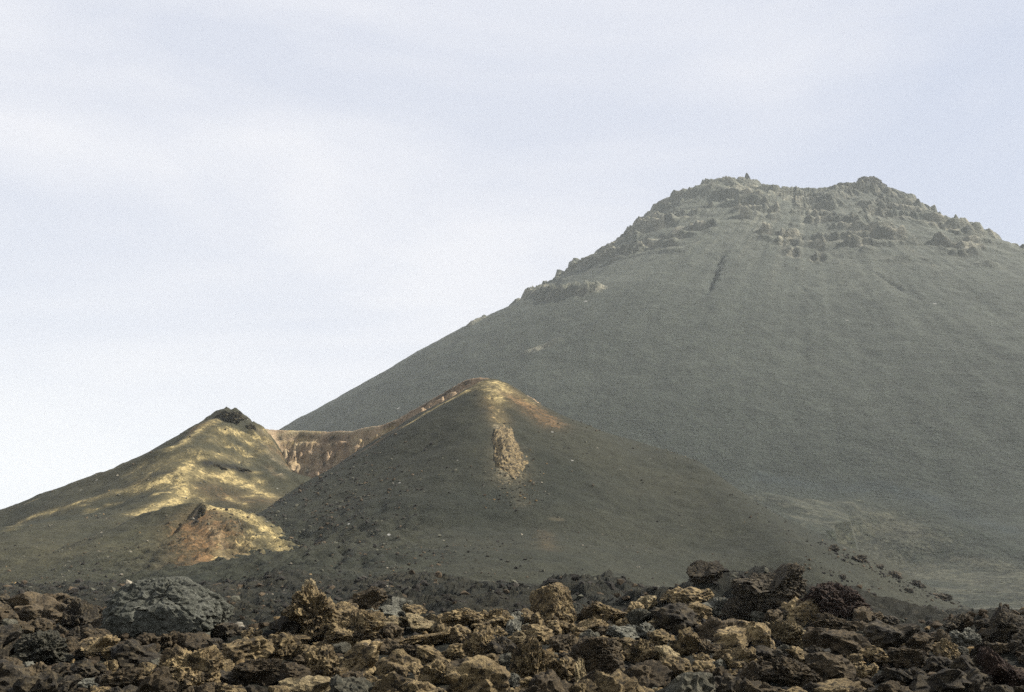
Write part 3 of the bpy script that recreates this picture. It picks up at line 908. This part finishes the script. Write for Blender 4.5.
# shared shapes for the many smaller rocks
SH = []
for k in range(28):
    g = np.random.default_rng(500 + k)
    Vr, Fi = rock_shape(4, 900 + k * 3, (1, 1, g.uniform(.6, 1.0)), tilt=g.uniform(-30, 30), jag=g.uniform(.6, 1.15), cracks=g.uniform(.5, 1.1), planes=int(g.integers(6, 10)))
    Vr = Vr.copy(); Vr[:, 2] += .5
    o_ = link_mesh('rock_shape', Vr, Fi, M_OCH, False)
    SH.append(o_.data); bpy.data.objects.remove(o_)


def colour_at(px, py):
    u = random.random()
    if py < 600 + 8 * math.sin(px / 60): 
        return 'dark' if u < .45 else 'brown' if u < .85 else 'grey'
    if px < 240:
        return 'brown' if u < .38 else 'grey' if u < .45 else 'dark' if u < .93 else 'ochre'
    if px > 880:
        return 'dark' if u < .6 else 'brown' if u < .88 else 'grey' if u < .93 else 'ochre'
    if px > 720:
        return 'brown' if u < .42 else 'ochre' if u < .62 else 'dark' if u < .85 else 'grey'
    return 'ochre' if u < .60 else 'brown' if u < .78 else 'pale ochre' if u < .86 else 'dark' if u < .93 else 'grey' if u < .96 else 'pale grey'


def skyline(px):
    return float(np.interp(px, [0, 60, 100, 230, 265, 300, 330, 380, 430, 520, 590, 650, 690, 720, 800, 850, 900, 940, 970, 1024],
                           [600, 603, 612, 634, 640, 610, 608, 606, 616, 618, 612, 606, 596, 600, 606, 612, 628, 640, 626, 622]))


N_FILL = 222
fill = []
tries = 0
while len(fill) < N_FILL and tries < 120000:
    tries += 1
    px = random.uniform(-6, 1030)
    top = skyline(px) - 3
    py = random.uniform(top, 698)
    nf = len(fill) + tries / 700
    rel_ = .34 if tries < 40000 else .27
    w = random.uniform(46, 72) if nf < 44 else random.uniform(30, 46) if nf < 135 else random.uniform(18, 30)
    h = w * random.uniform(.58, 1.0)
    ok = True
    if py - h * .5 < top - 8: continue
    for (a, b, c, d) in spots:
        if abs(px - a) < rel_ * (w + c) and abs(py - b) < rel_ * (h + d): ok = False; break
    if not ok: continue
    fill.append((px, py, w, h)); spots.append((px, py, w, h))
spots = spots[:len(LM)]
SHAPE = lambda w, h: 'flat' if h / w < .66 else 'blocky' if h / w < .82 else 'rounded'
cand = []
for (px, py, w, h) in fill:
    colr = colour_at(px, py)
    # nearest landmark and where it lies
    best = min(range(len(LM)), key=lambda k: math.hypot((px - LM[k][0]) / 1.0, (py - LM[k][1]) * 1.4))
    L = LM[best]; dx, dy = px - L[0], py - L[1]
    if abs(dx) > 2.2 * abs(dy): rel = 'right of' if dx > 0 else 'left of'
    elif abs(dy) > 2.2 * abs(dx): rel = 'below' if dy > 0 else 'behind'
    else: rel = ('below right of' if dx > 0 else 'below left of') if dy > 0 else ('up right of' if dx > 0 else 'up left of')
    cand.append(dict(px=px, py=py, w=w, h=h, c=colr, rel=rel, L=best, d=math.hypot(dx, dy)))
bykey = {}
for c in cand: bykey.setdefault((c['L'], c['rel'], c['c']), []).append(c)
ORD = ['', 'second nearest ', 'third nearest ', 'fourth nearest ', 'fifth nearest ']
for key, cs in bykey.items():
    cs.sort(key=lambda c: c['d'])
    for r, c in enumerate(cs):
        o = 'nearest ' if (r == 0 and len(cs) > 1) else ORD[min(r, 4)]
        c['label'] = f"{o}{c['c']} {SHAPE(c['w'], c['h'])} rock {c['rel']} the {LM[c['L']][5]}"
for k, c in enumerate(cand):
    ob = put_rock('rock', c['px'], c['py'], c['w'], c['h'], c['c'], c['label'], 0, shared=SH[k % len(SH)], depth=1.1)
    ob['group'] = 'rocks of the lava field'

# crags on the long right-hand crest of the front cone, and far ones
CR = [(833, 548, 15, 8, 'dark crag highest of those strung along the right-hand crest'), (859, 559, 20, 9, 'second dark crag from the top of the right-hand crest'),
      (880, 567, 11, 6, 'small dark crag between the two larger ones on the right-hand crest'), (895, 575, 20, 9, 'third large dark crag from the top of the right-hand crest'),
      (918, 584, 22, 9, 'wide dark crag above the lowest one on the right-hand crest'), (944, 597, 22, 8, 'lowest dark crag at the foot of the right-hand crest'),
      (843, 577, 10, 7, 'lone dark crag on the slope below the crest crags'), (909, 590, 10, 6, 'little dark crag just under the wide crag on the crest')]
for k, (px, py, w, h, lab) in enumerate(CR):
    q = cast(hA, px, py + 2, 200, 800); w *= .8; h *= .95
    if q is None: print('MISS', px, py); continue
    ob = put_rock('crag', px, py, w, h, 'dark', lab, 700 + k, n=4, Yfix=q[1], depth=.9, tilt=-10, jag=2.0)
    ob['group'] = 'crags on the right-hand crest'; ob['category'] = 'crag'

for k, (px, py, w, h, lab, dp) in enumerate([(231, 418, 36, 15, 'dark broken crag forming the very top of the left cone', 1.0),
                                             (250, 427, 14, 8, 'small dark crag stepping down just right of the left cone top', .9),
                                             (216, 467, 24, 6, 'low dark ledge halfway down the left cone, left of two', .8),
                                             (240, 470, 26, 6, 'low dark ledge halfway down the left cone, right of two', .8),
                                             (202, 512, 8, 16, 'thin dark rock in the crack at the top of the small orange cone', .8)]):
    q = cast(hC if k == 4 else hB, px, py + h * .3, 200, 1200)
    if q is None: print('MISS', px, py); continue
    ob = put_rock('crag', px, py, w, h, 'olive', lab, 760 + k, n=5, Yfix=q[1] + w * .25 * q[1] / F, depth=dp, jag=1.2, tilt=-6)
    ob['category'] = 'crag'

# pale outcrop on the face of the front cone
# slab lying flush in the slope
qa, qb = cast(hA, 501, 424, 200, 800), cast(hA, 513, 488, 200, 800)
Vr, Fi = rock_shape(5, 811, (1, 1.8, .5), jag=1.15, planes=16, blocks=1, dmin=.6)
ey = (qa - qb); Ln = np.linalg.norm(ey); ey /= Ln
ex = np.cross(ey, [0, 0, 1.0]); ex /= np.linalg.norm(ex); ez = np.cross(ex, ey)
Wd = 50 * qa[1] / F
mid = (qa + qb) / 2
loc3 = (Vr[:, 0] * (1.0 - .45 * Vr[:, 1]) * Wd)[:, None] * ex + (Vr[:, 1] * Ln * 1.05)[:, None] * ey + (Vr[:, 2] * 12)[:, None] * ez
ob = link_mesh('rock_outcrop', loc3, Fi, M_TAN, False, loc=mid - ez * .5, label='pale tan rock outcrop with dark cracks on the face of the front cone', cat='outcrop')
# rocks standing on the volcano rim
for k, (px, py, w, h, lab, tl_) in enumerate([(748, 181, 14, 13, 'small pointed horn of rock on the volcano rim, left of the dip', 8),
                                              (872, 184, 32, 17, 'blocky crag standing on the right part of the volcano rim', -6)]):
    Vr, Fi = rock_shape(5, 820 + k, (1, 1, .8), tilt=tl_, jag=.7, cracks=.5, blocks=1, normals=[(-.75, -.2, .45, .42), (.8, -.2, .42, .42), (0, -1, .35, .5), (0, 1, .35, .5), (0, 0, -1, .9)] if k == 0 else [(-1, -.2, .05, .8), (.5, -.2, .8, .6), (0, -1, .5, .6), (0, 1, .3, .6), (-.1, 0, 1, .6), (0, 0, -1, .9), (1, 0, 0, 1)])
    Yr = 3180
    c = P(px, py + h * (.05 if k == 0 else .3), Yr); W_, H_ = w * Yr / F, h * Yr / F * 1.7
    ob = link_mesh('rim_crag', Vr * np.array([W_, W_, H_]), Fi, M_FAR, False, loc=c, label=lab, cat='crag')

# ------------------------------------------------------------------ rubble: what nobody could count
def rubble(name, count, sampler, mat, label, n=1, seed=5, flat=.75):
    g = np.random.default_rng(seed)
    shapes = [rock_shape(n, 40 + k, (1, 1, 1), planes=8, blocks=1)[0] for k in range(16)]
    Fi = ICO[n][1]
    nv = len(shapes[0])
    pos, size, tint = sampler(g, count)
    c = len(pos)
    sid = g.integers(0, 16, c)
    base = np.array(shapes)[sid]                         # c, nv, 3
    a = g.uniform(0, 2 * np.pi, c); b = g.uniform(-.6, .6, c)
    base = base * np.stack([size * g.uniform(.8, 1.3, c), size * g.uniform(.8, 1.3, c), size * g.uniform(.5, 1.0, c)], -1)[:, None, :]
    cb, sb = np.cos(b)[:, None], np.sin(b)[:, None]
    x, y, z = base[..., 0] * cb - base[..., 2] * sb, base[..., 1], base[..., 0] * sb + base[..., 2] * cb
    ca, sa = np.cos(a)[:, None], np.sin(a)[:, None]
    x, y = x * ca - y * sa, x * sa + y * ca
    V = np.stack([x, y, z], -1) + pos[:, None, :]
    Fa = Fi[None] + (np.arange(c) * nv)[:, None, None]
    tn = np.repeat(np.concatenate([tint, np.ones((c, 1))], 1), nv, axis=0)
    return link_mesh(name, V.reshape(-1, 3), Fa.reshape(-1, 3), mat, False, {'tint': tn}, 'stuff', label, 'rubble')


T_OCH, T_BRN, T_GRY, T_DRK, T_PAL = np.array([.23, .165, .08]), np.array([.09, .068, .042]), np.array([.10, .10, .075]), np.array([.032, .029, .024]), np.array([.26, .24, .19])


def pick(g, n, pr):
    C = np.stack([T_OCH, T_BRN, T_GRY, T_DRK, T_PAL])
    k = np.array([g.choice(5, p=pr) for _ in range(n)])
    return C[k] * g.uniform(.7, 1.3, (n, 1)), k


M_RUB = rock_mat('rubble_lava', (1, 1, 1), (.8, .78, .75), (.55, .5, .45), s=2.0, obj_random=False, tint=True)


def near_s(g, n):
    Y = 10 * (62 / 10) ** g.uniform(0, 1, n) ** .8
    u = g.uniform(-.62, .62, n)
    X = u * Y
    size = g.uniform(3.5, 11, n) ** 1 * Y / F
    Z = hL(X, Y) + size * .15
    t, k = pick(g, n, [.18, .30, .07, .43, .02])
    dk = ((u < -.28) | (u > .36)) & (g.uniform(0, 1, n) < .6)
    t[dk] = T_BRN * g.uniform(.5, 1.2, (dk.sum(), 1))
    return np.stack([X, Y, Z], -1), size, t


def mid_s(g, n):
    Y = 55 * (400 / 55) ** g.uniform(0, 1, n)
    u = g.uniform(-.62, .62, n)
    X = u * Y
    size = (1.8 + 7.5 * g.uniform(0, 1, n) ** 3) * Y / F
    dens = fbm(X, Y, s=25, o=2, seed=91)
    keep = (dens > -.25)
    keep &= ~((Y > 200) & (u > .15) & (g.uniform(0, 1, n) < .9))
    X, Y, size = X[keep], Y[keep], size[keep]
    Z = hL(X, Y) + size * .1
    t, k = pick(g, len(X), [.01, .25, .14, .59, .01])
    return np.stack([X, Y, Z], -1), size, t


rubble('rubble', 7000, near_s, M_RUB, 'loose broken lava rubble filling the gaps between the rocks', n=2, seed=5)
rubble('clinker', 13000, mid_s, M_RUB, 'dark lava clinker strewn over the ground behind the rocks', n=1, seed=6)


def slope_s(fn, u0, u1, y0, y1, big=1.0):
    def f(g, n):
        Y = y0 * (y1 / y0) ** g.uniform(0, 1, n); u = g.uniform(u0, u1, n); X = u * Y
        Z = fn(X, Y)
        d = fbm(X, Y, s=50, o=3, seed=95)
        keep = (Z > ground_h(X, Y) + 1) & (g.uniform(-.5, .5, n) < d * 1.3 + .05 - .3 * sstep(20, 120, Z))
        X, Y, Z = X[keep], Y[keep], Z[keep]
        size = (.9 + 2.0 * g.uniform(0, 1, len(X)) ** 4) * Y / F * big
        t, k = pick(g, len(X), [.03, .25, .30, .32, .10])
        return np.stack([X, Y, Z + size * .1], -1), size, t
    return f


rubble('scree', 5000, slope_s(hA, -.35, .5, 230, 640), M_RUB, 'small stones scattered on the front cinder cone', seed=7)
def foot_s(g, n):
    q0 = [cast(hA, a, b, 150, 700) for a, b in ((300, 500), (330, 530), (360, 560), (400, 575), (340, 505), (310, 545))]
    k = g.integers(0, len(q0), n)
    c = np.array(q0)[k]
    X = c[:, 0] + g.normal(size=n) * 22; Y = c[:, 1] + g.normal(size=n) * 35
    Z = hA(X, Y); size = (1.1 + 3.2 * g.uniform(0, 1, n) ** 3) * Y / F
    t, k = pick(g, n, [.0, .25, .17, .58, .0])
    return np.stack([X, Y, Z + size * .1], -1), size, t


def crest_s(g, n):
    q0 = [cast(hA, a, b + 3, 150, 700) for a, b, *_ in CR]
    q0 = [a for a in q0 if a is not None]
    k = g.integers(0, len(q0), n)
    c = np.array(q0)[k]
    X = c[:, 0] + g.normal(size=n) * 6; Y = c[:, 1] + g.normal(size=n) * 6
    Z = hA(X, Y); size = (1.0 + 3.0 * g.uniform(0, 1, n) ** 2) * Y / F
    t, k = pick(g, n, [.0, .25, .15, .60, .0])
    return np.stack([X, Y, Z + size * .1], -1), size, t


def out_s(g, n):
    c = cast(hA, 510, 482, 150, 700)
    X = c[0] + g.normal(size=n) * 9 + 2; Y = c[1] + g.normal(size=n) * 16
    Z = hA(X, Y); size = (.8 + 2.2 * g.uniform(0, 1, n) ** 3) * Y / F
    t, k = pick(g, n, [.15, .35, .2, .2, .1])
    return np.stack([X, Y, Z + size * .1], -1), size, t


rubble('scree', 260, out_s, M_RUB, 'stones fallen below the tan outcrop', seed=19)
rubble('scree', 1800, foot_s, M_RUB, 'stony rubble on the left foot of the front cinder cone', seed=17)
rubble('scree', 260, crest_s, M_RUB, 'broken dark stones among the crags of the right-hand crest', seed=18)
rubble('scree', 3500, slope_s(hB, -.6, -.18, 300, 770), M_RUB, 'small stones scattered on the left cinder cone', seed=8)
rubble('scree', 2500, slope_s(hC, -.5, -.14, 320, 480, 1.3), M_RUB, 'small stones scattered on the small orange cone', seed=9)

# ------------------------------------------------------------------ light and air
SUN_AZ_VEC = np.array([.90, .10, .0]); SUN_AZ_VEC /= np.linalg.norm(SUN_AZ_VEC)
EL = 42
sd = np.array([SUN_AZ_VEC[0] * math.cos(R(EL)), SUN_AZ_VEC[1] * math.cos(R(EL)), math.sin(R(EL))])
sun_d = bpy.data.lights.new('sun', 'SUN'); sun_d.energy = 5.0; sun_d.angle = R(.5); sun_d.color = (1, .94, .84)
sun = bpy.data.objects.new('sun', sun_d); COL.objects.link(sun)
from mathutils import Vector
sun.rotation_euler = Vector(sd).to_track_quat('Z', 'Y').to_euler()

w = bpy.data.worlds.new('World'); scene.world = w; w.use_nodes = True
nt = w.node_tree; nt.nodes.clear()
sky = nt.nodes.new('ShaderNodeTexSky'); sky.sky_type = 'NISHITA'; sky.sun_disc = False
sky.sun_elevation = R(EL); sky.sun_rotation = math.atan2(SUN_AZ_VEC[0], SUN_AZ_VEC[1])
sky.altitude = 1700; sky.dust_density = 2.0
tc = nt.nodes.new('ShaderNodeTexCoord')
mp = nt.nodes.new('ShaderNodeMapping'); mp.inputs['Scale'].default_value = (1, 1, 3.2); mp.inputs['Rotation'].default_value = (0, R(24), 0)
nt.links.new(tc.outputs['Generated'], mp.inputs[0])
nz = nt.nodes.new('ShaderNodeTexNoise'); nz.inputs['Scale'].default_value = 2.0; nz.inputs['Detail'].default_value = 6; nz.inputs['Roughness'].default_value = .5; nz.inputs['Distortion'].default_value = .4
nt.links.new(mp.outputs[0], nz.inputs[0])
mr = nt.nodes.new('ShaderNodeMapRange'); mr.inputs[1].default_value = .36; mr.inputs[2].default_value = .62; mr.inputs[3].default_value = .0; mr.inputs[4].default_value = .72
nt.links.new(nz.outputs[0], mr.inputs[0])
d0 = P(300, 200, 1.0); d0 = d0 / np.linalg.norm(d0)
dt = nt.nodes.new('ShaderNodeVectorMath'); dt.operation = 'DOT_PRODUCT'; nt.links.new(tc.outputs['Generated'], dt.inputs[0]); dt.inputs[1].default_value = tuple(d0)
bank = nt.nodes.new('ShaderNodeMapRange'); bank.interpolation_type = 'SMOOTHSTEP'
for q_, v_ in ((1, .80), (2, .995), (3, 0.0), (4, .34)): bank.inputs[q_].default_value = v_
nt.links.new(dt.outputs['Value'], bank.inputs[0])
ad_ = nt.nodes.new('ShaderNodeMath'); ad_.operation = 'ADD'; ad_.use_clamp = True
nt.links.new(mr.outputs[0], ad_.inputs[0]); nt.links.new(bank.outputs[0], ad_.inputs[1])
mx = nt.nodes.new('ShaderNodeMix'); mx.data_type = 'RGBA'
nt.links.new(ad_.outputs[0], mx.inputs[0]); mx.inputs[7].default_value = (8.35, 8.45, 9.05, 1)
veil = nt.nodes.new('ShaderNodeMix'); veil.data_type = 'RGBA'; veil.inputs[0].default_value = .88   # thin high veil over the blue
nt.links.new(sky.outputs[0], veil.inputs[6]); veil.inputs[7].default_value = (6.6, 7.1, 8.5, 1)
nt.links.new(veil.outputs[2], mx.inputs[6])
bg = nt.nodes.new('ShaderNodeBackground'); bg.inputs[1].default_value = .05
nt.links.new(mx.outputs[2], bg.inputs[0])
wo = nt.nodes.new('ShaderNodeOutputWorld'); nt.links.new(bg.outputs[0], wo.inputs[0])

# haze: one closed box round everything
zmin = float(min(Vg[:, 2].min(), -25)) - 1.0
hx = 11400.0
bx = np.array([[sx * hx, sy * hx, zz] for zz in (zmin, 1640.0) for sx, sy in ((-1, -1), (1, -1), (1, 1), (-1, 1))])
bf = np.array([[3, 2, 1, 0], [4, 5, 6, 7], [0, 1, 5, 4], [1, 2, 6, 5], [2, 3, 7, 6], [3, 0, 4, 7]])
hm = bpy.data.materials.new('haze'); hm.use_nodes = True; hn = hm.node_tree; hn.nodes.clear()
pv = hn.nodes.new('ShaderNodeVolumePrincipled'); pv.inputs['Color'].default_value = (.90, .96, .97, 1); pv.inputs['Density'].default_value = 4.7e-5
ho = hn.nodes.new('ShaderNodeOutputMaterial'); hn.links.new(pv.outputs[0], ho.inputs['Volume'])
link_mesh('haze', bx, bf, hm, False, None, 'stuff', 'thin pale haze in the air between the camera and the volcano', 'haze')

scene.render.engine = 'CYCLES'
scene.cycles.use_denoising = False
scene.cycles.volume_bounces = 1
scene.cycles.max_bounces = 4
scene.cycles.diffuse_bounces = 2
scene.view_settings.view_transform = 'Standard'
scene.view_settings.look = 'None'
scene.view_settings.gamma = 1
scene.view_settings.exposure = 1.0
scene.view_settings.use_curve_mapping = False
